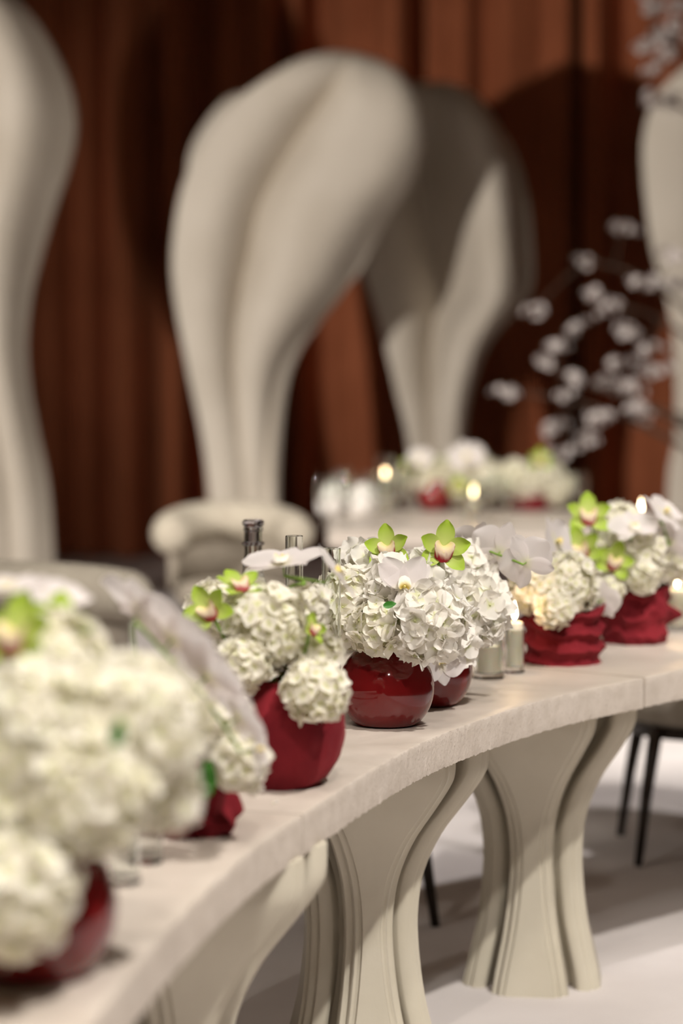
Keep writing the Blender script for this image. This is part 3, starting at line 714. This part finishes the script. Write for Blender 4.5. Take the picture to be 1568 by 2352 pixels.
def wine_glass(label, pos, h, group):
    t = thing('wine_glass', label, 'glass', pos, group)
    obj('foot', lathe('foot', [(.001, 0), (.034, 0), (.034, .002), (.006, .005), (.001, .005)], 24), M['glass'], t)
    obj('stem', lathe('stem', [(.0055, .004), (.004, .012), (.0038, h*.42), (.007, h*.47)], 12), M['glass'], t)
    obj('bowl', lathe('bowl', [(.002, h*.46), (.012, h*.47), (.030, h*.54), (.038, h*.66), (.036, h*.82), (.031, h), (.0295, h), (.0345, h*.82), (.0365, h*.66), (.0285, h*.55), (.011, h*.485), (.002, h*.48)], 28), M['glass'], t)
    return t
for px, py in ((745, 1210), (775, 1195), (800, 1212), (850, 1192), (905, 1205), (930, 1192), (1120, 1200), (1140, 1190), (1165, 1208), (790, 1180), (875, 1215), (1330, 1195), (1095, 1215)):
    wine_glass('clear wine glass set out on the guest table', gt(px, py), .21, 'wine glasses on the guest table')
def napkin(pos, k):
    v = []; n = 16; nz = 7
    for j in range(nz):
        t = j/(nz-1)
        for i in range(n):
            a = 2*PI*i/n; r = (.055*(1-t)+.035*math.sin(PI*t))*(1+.16*math.sin(4*a+k)*(1-t*.5)); v.append((r*math.cos(a)+.01*t, r*math.sin(a)*.8, .16*t))
    f = grid_faces(n, nz, True); f.append(tuple(reversed(range(n)))); f.append(tuple(range((nz-1)*n, nz*n)))
    o = obj('napkin', mesh('napkin', v, f), M['napkin'], None, pos)
    return tag(o, 'white linen napkin folded to stand upright among the wine glasses', 'napkin', 'standing napkins on the guest table')
for k, (px, py) in enumerate(((760, 1180), (830, 1182), (700, 1185))):
    if px > 715: napkin(gt(px, py), k)
q = gt(884, 1178); tumbler('glass_votive', 'tall glass hurricane on the guest table beside the napkins', q, .038, .26, M['glass']); candle(q+Vector((0, 0, .0105)), .02, .15, 'ivory candle inside the tall hurricane on the guest table')
q = gt(1083, 1196); tumbler('glass_votive', 'short clear votive in front of the ball vase on the guest table', q, .032, .08, M['glass']); candle(q+Vector((0, 0, .0105)), .018, .085, 'ivory candle burning in front of the guest table ball vase', True, None, 1.5)

# ------------------------------------------------------------------ blossom tree
TY = 12.6; tb = at_y(1690, 1200, TY); tree = thing('blossom_tree', 'bare-branched tree with pale blossom clusters beside the sculptures', 'tree', (tb.x, TY, 0))
T0 = Vector((tb.x, TY, 0))
trunk = catmull([(0, 0, 0), (.04, .03, .8), (-.03, .02, 1.6), (.05, -.03, 2.4), (.0, 0, 3.3), (.06, .03, 4.2)], 6)
obj('trunk', tube('trunk', trunk, [.06-.045*i/(len(trunk)-1) for i in range(len(trunk))], 10), M['bark'], tree)
def blossom_mesh(k):
    rr = random.Random(500+k); V, Fc, A = [], [], []
    for q in range(16):
        d = Vector((rr.uniform(-1, 1), rr.uniform(-1, 1), rr.uniform(-.6, .6))); pos = Vector((d.x*.072, d.y*.055, d.z*.036)); m3 = frame(d.normalized()+Vector((0, -.2, .3)), rr.uniform(0, 6))
        for p in range(5):
            v, f, a = petal_geo(.026, .024, .2, .15, .05, rr, 4, 3, .8, .2); mt = m3 @ Matrix.Rotation(p*1.2566, 3, 'Z') @ Matrix.Rotation(-.3, 3, 'Y')
            off = len(V); V += [pos+mt @ x for x in v]; Fc += [tuple(i+off for i in x) for x in f]; A += a
    return attr_mesh('blossom_cluster', V, Fc, A, M['blossom'])
BL = [blossom_mesh(k) for k in range(5)]
cl = [(1345, 602), (1478, 648), (1510, 655), (1368, 678), (1400, 705), (1328, 752), (1438, 765), (1275, 795), (1492, 800), (1318, 868), (1425, 838), (1508, 852), (1300, 905), (1448, 890), (1462, 935), (1480, 960), (1375, 962), (1165, 902), (1345, 1008), (1432, 522), (1270, 985), (1545, 590), (1556, 652), (1395, 880), (1250, 830), (1225, 715), (1290, 1040),
      (1508, 22), (1545, 55), (1512, 82), (1480, 108), (1530, 128), (1500, 158), (1512, 226), (1562, 10), (1562, 92), (1495, 0), (1550, 240)]
cw = [at_y(px, py, TY+random.Random(i).uniform(-.35, .35)) for i, (px, py) in enumerate(cl)]
def trunk_at(z): return min(trunk, key=lambda p: abs(p.z-z))
mains = []
for (px, py, dz) in ((1300, 880, -.5), (1400, 700, -.45), (1470, 930, -.35), (1345, 602, -.5), (1500, 90, -.6), (1510, 226, -.5), (1165, 902, -.55)):
    e = at_y(px, py, TY+.05); b = trunk_at(e.z+dz)
    P = bez(b, Vector(((b.x+e.x-T0.x)/2, .05, e.z-.02)), e-T0, 16); mains.append(P)
    obj('branch', tube('branch', P, [.018-.013*i/15 for i in range(16)], 7), M['bark'], tree)
allp = [p for P in mains for p in P[4:]]
for i, c in enumerate(cw):
    p = c-T0; q = min(allp, key=lambda a: (a-p).length)
    if (q-p).length > .03: obj('twig', tube('twig', bez(q, (p+q)/2+Vector((0, .02, .03)), p, 6), .005, 5), M['bark'], tree)
    o = obj('blossom_cluster', BL[i % 5], None, tree, p); o['kind'] = 'stuff'; o.rotation_euler = (rnd.uniform(-.4, .4), rnd.uniform(-.4, .4), rnd.uniform(0, 6)); s = rnd.uniform(.75, 1.1); o.scale = (s, s, s)
print('objects', len(bpy.data.objects))
